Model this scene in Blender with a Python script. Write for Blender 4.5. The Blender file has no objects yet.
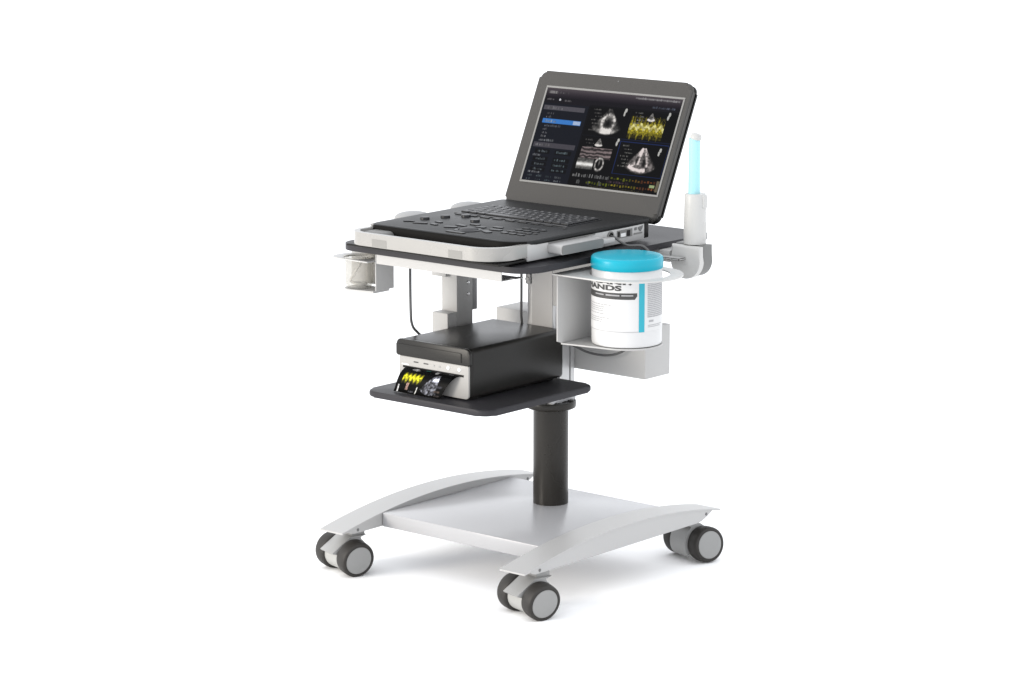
import bpy, bmesh, math, random
import numpy as np
from mathutils import Vector, Matrix
random.seed(7); rng = np.random.default_rng(11)
SC = bpy.context.scene; COL = SC.collection
R = math.radians

# ------------------------------------------------------------------ materials
def lin(c):
    c = np.asarray(c, float)
    return np.where(c <= .04045, c/12.92, ((c+.055)/1.055)**2.4)

def mat(name, rgb, rough=.45, spec=.5, metal=0., bump=0., scale=400., var=.0, coat=0.):
    m = bpy.data.materials.new(name); m.use_nodes = True
    nt = m.node_tree; b = nt.nodes['Principled BSDF']
    b.inputs['Roughness'].default_value = rough
    b.inputs['Metallic'].default_value = metal
    b.inputs['Specular IOR Level'].default_value = spec
    b.inputs['Coat Weight'].default_value = coat
    tc = nt.nodes.new('ShaderNodeTexCoord')
    nz = nt.nodes.new('ShaderNodeTexNoise'); nz.inputs['Scale'].default_value = scale
    nz.inputs['Detail'].default_value = 3
    nt.links.new(tc.outputs['Object'], nz.inputs['Vector'])
    nz2 = nt.nodes.new('ShaderNodeTexNoise'); nz2.inputs['Scale'].default_value = 9.
    nz2.inputs['Detail'].default_value = 4
    nt.links.new(tc.outputs['Object'], nz2.inputs['Vector'])
    mx = nt.nodes.new('ShaderNodeMix'); mx.data_type = 'RGBA'
    if name != 'studio_floor': rgb = [c*.82 for c in rgb]
    a = [c*(1-var) for c in rgb]; d = [min(1, c*(1+var)) for c in rgb]
    mx.inputs[6].default_value = (*a, 1); mx.inputs[7].default_value = (*d, 1)
    nt.links.new(nz2.outputs['Fac'], mx.inputs[0])
    nt.links.new(mx.outputs[2], b.inputs['Base Color'])
    mr = nt.nodes.new('ShaderNodeMapRange')
    mr.inputs['To Min'].default_value = max(.02, rough-.05); mr.inputs['To Max'].default_value = rough+.05
    nt.links.new(nz2.outputs['Fac'], mr.inputs['Value']); nt.links.new(mr.outputs['Result'], b.inputs['Roughness'])
    if bump:
        bp = nt.nodes.new('ShaderNodeBump'); bp.inputs['Strength'].default_value = bump; bp.inputs['Distance'].default_value = .0006
        nt.links.new(nz.outputs['Fac'], bp.inputs['Height']); nt.links.new(bp.outputs['Normal'], b.inputs['Normal'])
    return m

def attr_mat(name, emit, rough=.3):
    m = bpy.data.materials.new(name); m.use_nodes = True
    nt = m.node_tree; b = nt.nodes['Principled BSDF']
    at = nt.nodes.new('ShaderNodeAttribute'); at.attribute_name = 'picture'
    b.inputs['Roughness'].default_value = rough
    if emit:
        b.inputs['Base Color'].default_value = (.003, .003, .0035, 1)
        b.inputs['Specular IOR Level'].default_value = .03
        nt.links.new(at.outputs['Color'], b.inputs['Emission Color']); b.inputs['Emission Strength'].default_value = emit
    else:
        nt.links.new(at.outputs['Color'], b.inputs['Base Color']); b.inputs['Specular IOR Level'].default_value = .05
    return m

M = {}
M['floor'] = mat('studio_floor', (.98, .98, .98), .95, 0.0)
M['white'] = mat('white_powder_coat', (.47, .466, .46), .36, .35, bump=.05, scale=900, var=.012)
M['cool'] = mat('grey_white_powder_coat', (.45, .45, .462), .22, .3, bump=.05, scale=900, var=.012)
M['grey'] = mat('grey_powder_coat', (.30, .30, .305), .42, .4, bump=.05, scale=900, var=.015)
M['bracket'] = mat('bracket_grey_paint', (.46, .456, .448), .45, .25, var=.012)
M['padgrey'] = mat('pad_grey', (.24, .236, .225), .4, .3)
M['cover'] = mat('mast_cover_grey', (.50, .49, .48), .4, .3)
M['panel'] = mat('printer_panel_grey', (.40, .39, .375), .4, .3)
M['handle'] = mat('handle_off_white', (.33, .322, .308), .28, .4, var=.01)
M['shell'] = mat('holder_shell_grey', (.17, .17, .165), .45, .3)
M['alu'] = mat('anodised_aluminium', (.60, .60, .60), .38, .5, metal=.55, var=.015)
M['slot'] = mat('dark_fitting_grey', (.16, .16, .16), .6, .3)  # plain dark grey of screws, camera dot and side sockets
M['lam'] = mat('charcoal_laminate', (.038, .037, .041), .42, .12, bump=.10, scale=1400, var=.06)
M['lamedge'] = mat('charcoal_edge', (.036, .035, .034), .42, .12, var=.05)
M['black'] = mat('black_plastic', (.013, .0125, .012), .42, .12, bump=.12, scale=1500, var=.06)
M['printer'] = mat('printer_black_plastic', (.0185, .0176, .0162), .32, .2, bump=.08, scale=1500, var=.05)
M['deck'] = mat('deck_charcoal_plastic', (.018, .0185, .0195), .44, .2, bump=.12, scale=1600, var=.06)
M['nose_painted_shade'] = mat('front_edge_painted_shade', (.008, .0075, .007), .5, .06)  # deck front tone with the undercut's shade put into the colour
M['deckbtn'] = mat('button_black', (.012, .0125, .015), .40, .4)
M['key'] = mat('key_grey', (.042, .042, .045), .5, .4, var=.05)
M['legend'] = mat('key_legend_grey', (.20, .20, .205), .5, .3)
M['lid'] = mat('lid_warm_grey', (.068, .0645, .0605), .42, .2, bump=.06, scale=1600, var=.03)
M['lidback'] = mat('lid_back_black', (.018, .0175, .016), .4, .3, var=.05)
M['rim'] = mat('screen_rim_grey', (.25, .245, .235), .40, .3)
M['column'] = mat('bronze_black_column', (.026, .0235, .0205), .28, .22, bump=.04, scale=900, var=.05)
M['tyre'] = mat('dark_rubber', (.026, .0235, .021), .55, .35, bump=.15, scale=800, var=.08)
M['rimgrey'] = mat('caster_disc_grey', (.31, .31, .305), .5, .3, var=.015)
M['hood'] = mat('caster_hood_grey', (.36, .36, .355), .42, .35, var=.02)
M['drum'] = mat('caster_drum_white', (.42, .42, .405), .5, .3)
M['teal'] = mat('teal_lid_plastic', (.006, .375, .50), .30, .25, var=.012)
M['tealprint'] = mat('teal_print', (.02, .36, .46), .4, .4)
M['tub'] = mat('tub_white_plastic', (.63, .63, .63), .30, .3, var=.006)
M['label'] = mat('label_white_paper', (.645, .645, .645), .35, .3, var=.006)
M['ink'] = mat('black_ink', (.055, .055, .055), .5, .3)
M['inkgrey'] = mat('grey_ink', (.36, .36, .37), .5, .3)
M['probe'] = mat('probe_white_plastic', (.55, .545, .53), .38, .3, var=.01)
M['cyan'] = mat('cyan_wand_plastic', (.40, .72, .78), .4, .2, var=.015)
M['cable'] = mat('cable_grey_rubber', (.12, .12, .12), .5, .3)
M['cablelight'] = mat('cable_white', (.62, .60, .56), .5, .4)
M['plugend'] = mat('plug_grey', (.19, .187, .182), .45, .3)
M['domes'] = mat('knob_light_grey', (.34, .34, .34), .45, .3)
M['chrome'] = mat('steel_screw', (.75, .75, .75), .25, .5, metal=1.)
M['light'] = mat('button_bright_white', (.82, .82, .82), .3, .5)
M['display'] = attr_mat('lit_display', .82, .28)
M['photo'] = attr_mat('glossy_print', 0, .25)

def clear_mat():
    m = bpy.data.materials.new('smoky_clear_plastic'); m.use_nodes = True
    nt = m.node_tree; b = nt.nodes['Principled BSDF']
    b.inputs['Base Color'].default_value = (.50, .49, .47, 1); b.inputs['Roughness'].default_value = .12
    tr = nt.nodes.new('ShaderNodeBsdfTransparent'); tr.inputs[0].default_value = (.93, .925, .91, 1)
    mx = nt.nodes.new('ShaderNodeMixShader'); mx.inputs[0].default_value = .20
    out = nt.nodes['Material Output']
    nt.links.new(tr.outputs[0], mx.inputs[1]); nt.links.new(b.outputs[0], mx.inputs[2]); nt.links.new(mx.outputs[0], out.inputs[0])
    return m
M['clear'] = clear_mat()

# ------------------------------------------------------------------ object helpers
def thing(name, label, cat, loc, group=None):
    o = bpy.data.objects.new(name, None); COL.objects.link(o)
    o.empty_display_size = .05; o.location = loc
    o['label'] = label; o['category'] = cat
    if group: o['group'] = group
    o['_w'] = list(loc)
    return o

WORLD = {}
def finish(bm, name, mats, parent=None, angle=35, label=None, local=False):
    """link bm (world coordinates) as one mesh object under parent"""
    bmesh.ops.recalc_face_normals(bm, faces=bm.faces[:])
    me = bpy.data.meshes.new(name); bm.to_mesh(me); bm.free()
    if not isinstance(mats, (list, tuple)): mats = [mats]
    for m in mats: me.materials.append(M[m] if isinstance(m, str) else m)
    for p in me.polygons: p.use_smooth = True
    me.set_sharp_from_angle(angle=R(angle))
    o = bpy.data.objects.new(name, me); COL.objects.link(o)
    if parent is not None:
        o.parent = parent
        if not local:
            w = WORLD.get(parent.name, Vector(parent.location))
            o.location = -w
        WORLD[o.name] = Vector((0, 0, 0))
    if label: o['label'] = label
    return o

def BM(): return bmesh.new()

def add_box(bm, x0, x1, y0, y1, z0, z1, bev=0., seg=2, mi=0, mtx=None, vertical_only=False):
    vs = [bm.verts.new((x, y, z)) for x in (x0, x1) for y in (y0, y1) for z in (z0, z1)]
    q = [(0,1,3,2),(4,6,7,5),(0,4,5,1),(2,3,7,6),(0,2,6,4),(1,5,7,3)]
    fs = [bm.faces.new([vs[i] for i in f]) for f in q]
    geo = set(vs)
    if bev:
        es = list({e for f in fs for e in f.edges})
        if vertical_only: es = [e for e in es if abs(e.verts[0].co.z-e.verts[1].co.z) > 1e-6]
        r = bmesh.ops.bevel(bm, geom=es, offset=bev, segments=seg, profile=.5, affect='EDGES')
        fs = list({f for f in r['faces']} | {f for f in fs if f.is_valid})
    allf = set()
    for f in fs:
        if f.is_valid: allf.add(f)
    for f in allf: f.material_index = mi
    if mtx is not None:
        bmesh.ops.transform(bm, matrix=mtx, verts=list({v for f in allf for v in f.verts}))
    return allf

def rrect(x0, x1, y0, y1, r, n=8):
    """rounded rectangle; r = one radius or four for (x1y0, x1y1, x0y1, x0y0)"""
    rs = [r]*4 if not isinstance(r, (list, tuple)) else r
    cs = [(x1, y0, -90), (x1, y1, 0), (x0, y1, 90), (x0, y0, 180)]
    sg = [(-1, 1), (-1, -1), (1, -1), (1, 1)]
    pts = []
    for (cx, cy, a0), (sx, sy), rr in zip(cs, sg, rs):
        if rr <= 0: pts.append((cx, cy)); continue
        for k in range(n+1):
            a = R(a0+90*k/n); pts.append((cx+sx*rr+rr*math.cos(a), cy+sy*rr+rr*math.sin(a)))
    return pts

def add_prism(bm, pts, a0, a1, axis='z', bev=0., seg=2, mi=0, mtx=None):
    """polygon extruded along an axis; pts are the other two coordinates in xyz order"""
    def mk(p, a):
        return {'z': (p[0], p[1], a), 'y': (p[0], a, p[1]), 'x': (a, p[0], p[1])}[axis]
    n = len(pts)
    lo = [bm.verts.new(mk(p, a0)) for p in pts]; hi = [bm.verts.new(mk(p, a1)) for p in pts]
    f0 = bm.faces.new(lo[::-1]); f1 = bm.faces.new(hi)
    fs = [f0, f1]+[bm.faces.new((lo[i], lo[(i+1) % n], hi[(i+1) % n], hi[i])) for i in range(n)]
    if bev:
        es = list(set(f0.edges) | set(f1.edges))
        r = bmesh.ops.bevel(bm, geom=es, offset=bev, segments=seg, profile=.5, affect='EDGES')
        fs = list(set(r['faces']) | {f for f in fs if f.is_valid})
    fs = [f for f in fs if f.is_valid]
    for f in fs: f.material_index = mi
    if mtx is not None:
        bmesh.ops.transform(bm, matrix=mtx, verts=list({v for f in fs for v in f.verts}))
    return fs

def add_lathe(bm, prof, c=(0, 0, 0), n=48, axis='z', mi=0, mtx=None):
    """prof: (radius, height) list"""
    rings = []; vv = []
    for r, h in prof:
        ring = []
        if r < 1e-7:
            co = {'z': (c[0], c[1], c[2]+h), 'x': (c[0]+h, c[1], c[2]), 'y': (c[0], c[1]+h, c[2])}[axis]
            ring = [bm.verts.new(co)]
        else:
            for k in range(n):
                a = 2*math.pi*k/n; u, v = r*math.cos(a), r*math.sin(a)
                co = {'z': (c[0]+u, c[1]+v, c[2]+h), 'x': (c[0]+h, c[1]+u, c[2]+v), 'y': (c[0]+u, c[1]+h, c[2]+v)}[axis]
                ring.append(bm.verts.new(co))
        rings.append(ring); vv += ring
    for a, b in zip(rings[:-1], rings[1:]):
        for k in range(n):
            k2 = (k+1) % n
            if len(a) == 1 and len(b) == 1: continue
            if len(a) == 1: f = bm.faces.new((a[0], b[k], b[k2]))
            elif len(b) == 1: f = bm.faces.new((a[k], a[k2], b[0]))
            else: f = bm.faces.new((a[k], a[k2], b[k2], b[k]))
            f.material_index = mi
    if mtx is not None: bmesh.ops.transform(bm, matrix=mtx, verts=vv)

def smooth_path(P, n=10):
    P = [Vector(p) for p in P]; out = []
    for i in range(len(P)-1):
        p0, p1, p2, p3 = P[max(i-1, 0)], P[i], P[i+1], P[min(i+2, len(P)-1)]
        for k in range(n):
            t = k/n
            out.append(.5*((2*p1)+(p2-p0)*t+(2*p0-5*p1+4*p2-p3)*t*t+(3*p1-p0-3*p2+p3)*t**3))
    out.append(P[-1]); return out

def add_tube(bm, P, r, n=10, mi=0, steps=10):
    P = smooth_path(P, steps) if steps else [Vector(p) for p in P]
    rings = []; up = Vector((0, 0, 1)); last = None
    for i, p in enumerate(P):
        d = (P[min(i+1, len(P)-1)]-P[max(i-1, 0)]).normalized()
        ref = last if last is not None else (Vector((1, 0, 0)) if abs(d.z) > .8 else up)
        u = (ref-d*ref.dot(d)).normalized(); v = d.cross(u); last = u
        rings.append([bm.verts.new(p+r*(u*math.cos(2*math.pi*k/n)+v*math.sin(2*math.pi*k/n))) for k in range(n)])
    for a, b in zip(rings[:-1], rings[1:]):
        for k in range(n):
            bm.faces.new((a[k], a[(k+1) % n], b[(k+1) % n], b[k])).material_index = mi
    bm.faces.new(rings[0][::-1]).material_index = mi; bm.faces.new(rings[-1]).material_index = mi

# ------------------------------------------------------------------ floor
bm = BM(); S = 400
bm.faces.new([bm.verts.new(p) for p in ((-S, -S, 0), (S, -S, 0), (S, S, 0), (-S, S, 0))])
fl = finish(bm, 'floor', 'floor'); fl['kind'] = 'structure'

# ================================================================== THE CART
CX, CY = -.347, .469                       # centre line of the lift column
cart = thing('medical_cart', 'white wheeled medical cart with black column, charcoal tabletop and printer shelf', 'cart', (CX, .37, 0))

# base plate
bm = BM(); add_box(bm, -.6105, -.0755, .093, .620, .117, .155, .0025, 2)
finish(bm, 'base_plate', 'cool', cart)

# side rails: an arched folded channel under an arched cover strip
def rz(y): return .1755-.252*(y-.375)**2
def rail(x0, x1):
    bm = BM()
    prof = []
    for k in range(9):                       # rounded front toe
        a = R(90*k/8); prof.append((-.005-.030*math.sin(a), .118+.010*(1-math.cos(a))))
        ys = np.linspace(-.036, .722, 40)
    prof += [(y, rz(y)-.0025) for y in ys[1:]]
    prof += [(.712, .139), (.695, .129), (.672, .121), (.655, .118)]
    add_prism(bm, prof, x0+.0016, x1-.0016, 'x', .0010, 1)
    cov = [(y, rz(y)) for y in np.linspace(-.060, .752, 48)]
    cov += [(y, rz(y)-.0042) for y in np.linspace(.752, -.060, 48)]
    add_prism(bm, cov, x0, x1, 'x', .0008, 1)
    o = finish(bm, 'base_rail', 'white', cart, 30)
    for y in (.0, .690):
        b2 = BM(); add_lathe(b2, [(0, 0), (.0042, 0), (.0042, .0012), (.002, .0016), (0, .0006)], (x1-.0016, y, rz(y)-.014), 16, 'x')
        finish(b2, 'screw', 'slot', o)
    return o
rail(-.6925, -.6110); rail(-.0750, .0070)

# casters (authored round the stem, wheels trailing towards -y)
def make_caster():
    bm = BM(); W = .0325
    prof = [(-.083, .060), (-.086, .0635), (-.030, .1005), (.020, .1005)]
    for k in range(1, 13):
        a = R(70-110*k/12); prof.append((-.030+.0535*math.cos(a), .048+.0535*math.sin(a)))
    prof += [(.010, .020), (-.010, .040), (-.020, .085), (-.070, .0570)]
    add_prism(bm, prof, -W, W, 'x', .0025, 2)
    add_lathe(bm, [(.0, .099), (.021, .099), (.021, .116), (.0, .116)], (0, 0, 0), 32, 'z')
    add_box(bm, -.024, .024, -.022, .019, .098, .1135, .003, 2)
    body = finish(bm, 'caster', 'hood', cart, 35)
    bm = BM(); add_lathe(bm, [(0, -W-.003), (.0405, -W-.003), (.0405, W+.003), (0, W+.003)], (0, -.030, .048), 40, 'x')
    drum = finish(bm, 'axle_drum', 'drum', body, 35, local=True)
    out = [drum]
    for s in (-1, 1):
        x = s*.0540; bm = BM(); tilt = Matrix.Translation((x, -.03, 0.0483)) @ Matrix.Rotation(R(9 if s > 0 else 4), 4, 'Y') @ Matrix.Translation((-x, .03, -0.0483))
        p = [(.030, -.0205), (.0420, -.0205), (.0460, -.0175), (.0478, -.011), (.0481, .000), (.0478, .0105), (.0470, .0165), (.0455, .0198), (.0430, .0210), (.0385, .0213), (.0375, .0200), (.030, .0195)]
        if s < 0: p = [(r, -h) for r, h in p][::-1]
        add_lathe(bm, p+[p[0]], (x, -.030, 0.0483), 64, 'x', mtx=tilt)
        w = finish(bm, 'tyre', 'tyre', body, 40, local=True); out.append(w)
        bm = BM(); q = [(0, .0212), (.030, .0212), (.0366, .0208), (.0376, .0198), (.0376, -.006), (0, -.006)]
        if s < 0: q = [(r, -h) for r, h in q][::-1]
        add_lathe(bm, q, (x, -.030, 0.0483), 64, 'x', mtx=tilt)
        out.append(finish(bm, 'wheel_disc', 'rimgrey', body, 40, local=True))
    return body, out
cb, ck = make_caster()
spots = [(-.0334, .0414, R(-16)), (-.6670, .0434, R(-16)), (-.0706, .6956, R(164)), (-.655, .694, R(164))]
for i, (x, y, a) in enumerate(spots):
    if i == 0: c = cb
    else:
        c = cb.copy(); COL.objects.link(c)
        for k in ck:
            d = k.copy(); COL.objects.link(d); d.parent = c
    c.location = (x-CX, y-.37, 0); c.rotation_euler = (0, 0, a)

# lift column and collar
bm = BM(); add_lathe(bm, [(0, .150), (.0470, .150), (.0470, .440), (0, .440)], (CX, CY, 0), 64)
finish(bm, 'lift_column', 'column', cart)
bm = BM(); add_lathe(bm, [(0, .413), (.060, .413), (.066, .416), (.0675, .420), (.0675, .431), (.066, .434), (0, .434)], (CX, CY, 0), 64)
for a in range(0, 360, 60): add_lathe(bm, [(0, .434), (.008, .434), (.007, .4375), (0, .4375)], (CX+.056*math.cos(R(a+20)), CY+.056*math.sin(R(a+20)), 0), 16)
finish(bm, 'column_collar', 'column', cart)

# aluminium mast with T-slots on every face
def slotted(h, t=.012, d=.010, r=.006):
    side = [(-h, -h), (-.5*h-t/2, -h), (-.5*h-t/2, -h+d), (-.5*h+t/2, -h+d), (-.5*h+t/2, -h), (.5*h-t/2, -h), (.5*h-t/2, -h+d), (.5*h+t/2, -h+d), (.5*h+t/2, -h)]
    pts = []
    for k in range(4):
        c, s = math.cos(k*math.pi/2), math.sin(k*math.pi/2)
        for j, (x, y) in enumerate(side):
            if j == 0:
                for a in (0, 30, 60, 90):
                    px, py = -h+r-r*math.cos(R(a)), -h+r-r*math.sin(R(a)); pts.append((px*c-py*s, px*s+py*c))
            else: pts.append((x*c-y*s, x*s+y*c))
    return [(CX+x, CY+y) for x, y in pts]
bm = BM(); add_prism(bm, slotted(.046, .006, .008), .430, .875, 'z')
ms = finish(bm, 'mast', 'alu', cart, 30)
bm = BM(); add_box(bm, CX-.044, CX-.0285, .4150, .4228, .748, .776, .003, 2); add_lathe(bm, [(0, 0), (.006, 0), (.006, -.003), (0, -.003)], (CX-.036, .4150, .762), 16, 'y', 0)
finish(bm, 'slot_clamp', 'white', ms)
bm = BM(); add_box(bm, CX-.0475, CX+.0475, CY-.0475, CY+.0475, .4345, .4705, .003, 2)
finish(bm, 'mast_foot', 'cool', ms)

# printer shelf
bm = BM(); add_prism(bm, rrect(-.574, -.155, -.014, .4215, .035, 8), .4915, .508, 'z', .0055, 3)
finish(bm, 'printer_shelf', 'lam', cart, 50)
bm = BM(); add_box(bm, -.42, -.27, .10, .4225, .470, .4910, .002, 2)
finish(bm, 'shelf_bracket', 'grey', cart)

# tabletop
TZ = .891
bm = BM(); add_prism(bm, rrect(-.624, .012, -.060, .700, [.07, .045, .045, .06], 12), .8755, TZ, 'z', .007, 4)
finish(bm, 'tabletop', 'lam', cart, 60)

# white channel below the table front
bm = BM()
add_box(bm, -.500, -.083, -.042, -.0395, .848, .8750, .0006, 1)
add_box(bm, -.500, -.083, -.0395, .030, .848, .8505, .0006, 1)
add_box(bm, -.083, -.066, -.010, .022, .8515, .8535, .0005, 1)
finish(bm, 'cable_channel', 'white', cart)

# bracket with box hanging under the table
bm = BM()
add_box(bm, -.583, -.529, .300, .364, .600, .8750, .0025, 2)
add_box(bm, -.606, -.556, .286, .2995, .764, .8750, .002, 2)
add_box(bm, -.583, -.5285, .262, .2995, .590, .673, .0025, 2)
hb = finish(bm, 'hanging_bracket', 'bracket', cart)
bm = BM(); add_box(bm, -.559, -.534, .3645, .388, .668, .8745, .002, 2)
finish(bm, 'bracket_spine', 'grey', hb)
for z in (.746, .715):
    bm = BM(); add_lathe(bm, [(0, 0), (.0045, 0), (.0035, .002), (0, .0025)], (-.529, .345, z), 16, 'x')
    finish(bm, 'screw', 'chrome', hb)

# box behind the mast
bm = BM(); add_box(bm, -.578, -.069, .5165, .623, .517, .651, .002, 2)
bx = finish(bm, 'power_supply_box', 'bracket', cart)

# left cup bracket
bm = BM()
add_box(bm, -.5215, -.5180, -.024, .044, .7725, .8750, .0008, 1)
add_box(bm, -.660, -.5220, .036, .0395, .776, .8750, .0008, 1)
ring = [(-.5222, -.024), (-.5222, .0355), (-.600, .0355)]
for k in range(0, 19):
    a = R(90+10*k); ring.append((-.600+.072*math.cos(a)*1.0, -.005+.0405*math.sin(a)))
ring.append((-.600, -.0455))
lb = finish(bm, 'cup_bracket', 'bracket', cart)
cupc = (-.592, -.008)
def holed_plate(bm, outer, c, r, z0, z1, n=48):
    """flat plate with a round hole: outer sampled by angle about c"""
    def ray_hit(a):
        dx, dy = math.cos(a), math.sin(a); best = None
        for i in range(len(outer)):
            (x1, y1), (x2, y2) = outer[i], outer[(i+1) % len(outer)]
            ex, ey = x2-x1, y2-y1; den = dx*ey-dy*ex
            if abs(den) < 1e-12: continue
            t = ((x1-c[0])*ey-(y1-c[1])*ex)/den; u = ((x1-c[0])*dy-(y1-c[1])*dx)/den
            if t > 0 and -1e-6 <= u <= 1+1e-6 and (best is None or t < best): best = t
        return (c[0]+dx*best, c[1]+dy*best)
    ang = [2*math.pi*k/n for k in range(n)]+[math.atan2(y-c[1], x-c[0]) % (2*math.pi) for x, y in outer]
    ang = sorted(set(round(a, 6) for a in ang)); m = len(ang)
    L = []
    for a in ang:
        o = ray_hit(a); i = (c[0]+r*math.cos(a), c[1]+r*math.sin(a))
        L.append([bm.verts.new((*o, z0)), bm.verts.new((*o, z1)), bm.verts.new((*i, z1)), bm.verts.new((*i, z0))])
    for k in range(m):
        A, B = L[k], L[(k+1) % m]
        for j in range(4):
            bm.faces.new((A[j], B[j], B[(j+1) % 4], A[(j+1) % 4]))
bm = BM(); holed_plate(bm, rrect(-.665, -.5222, -.052, .0355, [.004, .004, .03, .04], 8), cupc, .0385, .8480, .8515)
finish(bm, 'cup_ring', 'white', lb, 30)
bm = BM(); add_prism(bm, [(-.5222, -.030), (-.5222, .030)]+[(cupc[0]+.038*math.cos(R(a)), cupc[1]+.038*math.sin(R(a))) for a in range(90, 271, 10)], .7665, .7725, 'z', .0005, 1)
finish(bm, 'cup_tray', 'white', lb, 30)

# tub bracket: two plates with rounded outer ends joined by an upright
TUB = (.1075, .212); TR = .0872
bm = BM()
def plate_outline(rr, xl):
    pts = [(xl, TUB[1]-rr), (TUB[0], TUB[1]-rr)]
    for k in range(1, 18): a = R(-90+10*k); pts.append((TUB[0]+rr*math.cos(a), TUB[1]+rr*math.sin(a)))
    return pts+[(TUB[0], TUB[1]+rr), (xl, TUB[1]+rr)]
add_prism(bm, [(TUB[1]-.1275, .6900), (TUB[1]-.110, .6840), (TUB[1]+.11, .6840), (TUB[1]+.11, .8542), (TUB[1]-.1275, .8542)], -.0125, -.0090, 'x', .0006, 1)
tb = finish(bm, 'tub_bracket', 'bracket', cart, 30)
RC = (.117, .216)
def ring_outline(rr, xl):
    pts = [(xl, RC[1]-rr), (RC[0], RC[1]-rr)]
    for k in range(1, 18): a = R(-90+10*k); pts.append((RC[0]+rr*math.cos(a), RC[1]+rr*math.sin(a)))
    return pts+[(RC[0], RC[1]+rr), (xl, RC[1]+rr)]
bm = BM(); holed_plate(bm, ring_outline(.130, -.028), (.115, .214), .100, .8545, .8580, 72)
finish(bm, 'tub_ring', 'probe', tb, 30)
bm = BM(); add_prism(bm, [(-.0125, TUB[1]-.1100), (.045, TUB[1]-.1000)]+[p for p in plate_outline(.0895, -.0125)[2:] if True], .6800, .6836, 'z', .0006, 1)
finish(bm, 'tub_tray', 'bracket', tb, 30)
bm = BM(); add_box(bm, -.300, -.0128, .4185, .4225, .700, .86, .001, 1); add_box(bm, -.024, -.0128, .30, .4182, .692, .86, .001, 1)
finish(bm, 'bracket_arm', 'bracket', tb, 30)
bm = BM(); add_box(bm, -.372, -.3015, .4185, .4225, .560, .868, .001, 1)
finish(bm, 'mast_cover', 'cover', ms, 30)

# probe holder at the right rear
PC = (.092, .500)
def tongue(w, ztop, zbot, xc=PC[0], flat=0):
    rr = w/2; pts = [(xc-rr, ztop)]
    for k in range(0, 25):
        a = R(180+180*k/24); pts.append((xc+rr*math.cos(a), zbot+rr+rr*math.sin(a)))
    pts.append((xc+rr, ztop)); return pts
bm = BM()
add_prism(bm, tongue(.091, .893, .808), PC[1]-.030, PC[1]-.012, 'y', .006, 3)
ph = finish(bm, 'probe_holder', 'probe', cart, 35)
bm = BM(); add_prism(bm, tongue(.089, .895, .810), PC[1]-.0118, PC[1]+.026, 'y', .004, 3)
finish(bm, 'holder_shell', 'shell', ph, 35)
bm = BM(); add_box(bm, -.15, PC[0]-.050, .47, .52, .845, .8750, .002, 2)
add_box(bm, -.02, .095, .440, .4690, .8575, .8630, .0015, 1, mi=1)
finish(bm, 'holder_arm', ['bracket', 'black'], ph)

# round probe rests on the left edge of the tabletop
for i, (x, y) in enumerate([(-.560, .165), (-.560, .385)]):
    bm = BM()
    pr = [(0, 0), (.050, 0), (.050, .010), (.046, .014), (.047, .030), (.050, .040), (.049, .046)]
    for k in range(1, 9): a = R(90*k/8); pr.append((.049*math.cos(a), .046+.016*math.sin(a)))
    add_lathe(bm, pr, (x, y, TZ), 48)
    finish(bm, 'probe_rest', 'domes', cart, 40)

# ================================================================== ULTRASOUND LAPTOP
lap = thing('portable_ultrasound', 'open laptop style ultrasound machine with lit screen, black keyboard deck and white carry handle', 'ultrasound machine', (-.28, .22, TZ))
X0, X1 = -.525, -.0355
bm = BM(); add_box(bm, X0, X1, .0, .466, .897, .9385, .003, 2)
for x in (X0+.04, X1-.05):
    for y in (.05, .42): add_lathe(bm, [(0, TZ-.897+.0002), (.012, TZ-.897+.0002), (.012, .003), (0, .003)], (x, y, .897), 20)
finish(bm, 'body', 'white', lap)
bm = BM(); add_box(bm, X0-.001, X1-.003, .4662, .488, .899, .944, .003, 2)
finish(bm, 'rear_cover', 'black', lap)

# deck: wedge-nosed black top
bm = BM()
def deck_z(y): return .9480+.0040*(y+.03)/.50
out_top = rrect(X0-.006, X1+.003, -.036, .490, [.075, .012, .012, .03], 10)
def inset(pts, d):
    cx, cy = (X0+X1)/2, .22
    return [(cx+(x-cx)*(1-d/.25), cy+(y-cy)*(1-d/.26)) for x, y in pts]
def ringz(pts, f): return [bm.verts.new((x, y, f(y))) for x, y in pts]
def nose(pts, k):                              # lower outline pushed forward under the front edge
    return [(x, y-.012*k*max(0, min(1, (.04-y)/.07))) for x, y in pts]
rings = [ringz(inset(out_top, .003), lambda y: deck_z(y)),
         ringz(out_top, lambda y: deck_z(y)-.002),
         ringz(nose(out_top, .35), lambda y: deck_z(y)-.0075-.004*max(0, min(1, (.04-y)/.07))),
         ringz(nose(inset(out_top, .0025), .35), lambda y: .9388-.042*max(0, min(1, (.03-y)/.04))*1.0)]
for a, b in zip(rings[:-1], rings[1:]):
    n = len(a)
    for k in range(n): bm.faces.new((a[k], a[(k+1) % n], b[(k+1) % n], b[k]))
bm.faces.new(rings[0]); bm.faces.new(rings[-1][::-1])
bm.normal_update()
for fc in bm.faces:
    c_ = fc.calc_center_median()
    if c_.y < .0 and abs(fc.normal.z) < .75: fc.material_index = 1  # front faces coloured darker than the deck, as painted undercut shade
deck = finish(bm, 'control_deck', ['deck', 'nose_painted_shade'], lap, 30)

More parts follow.
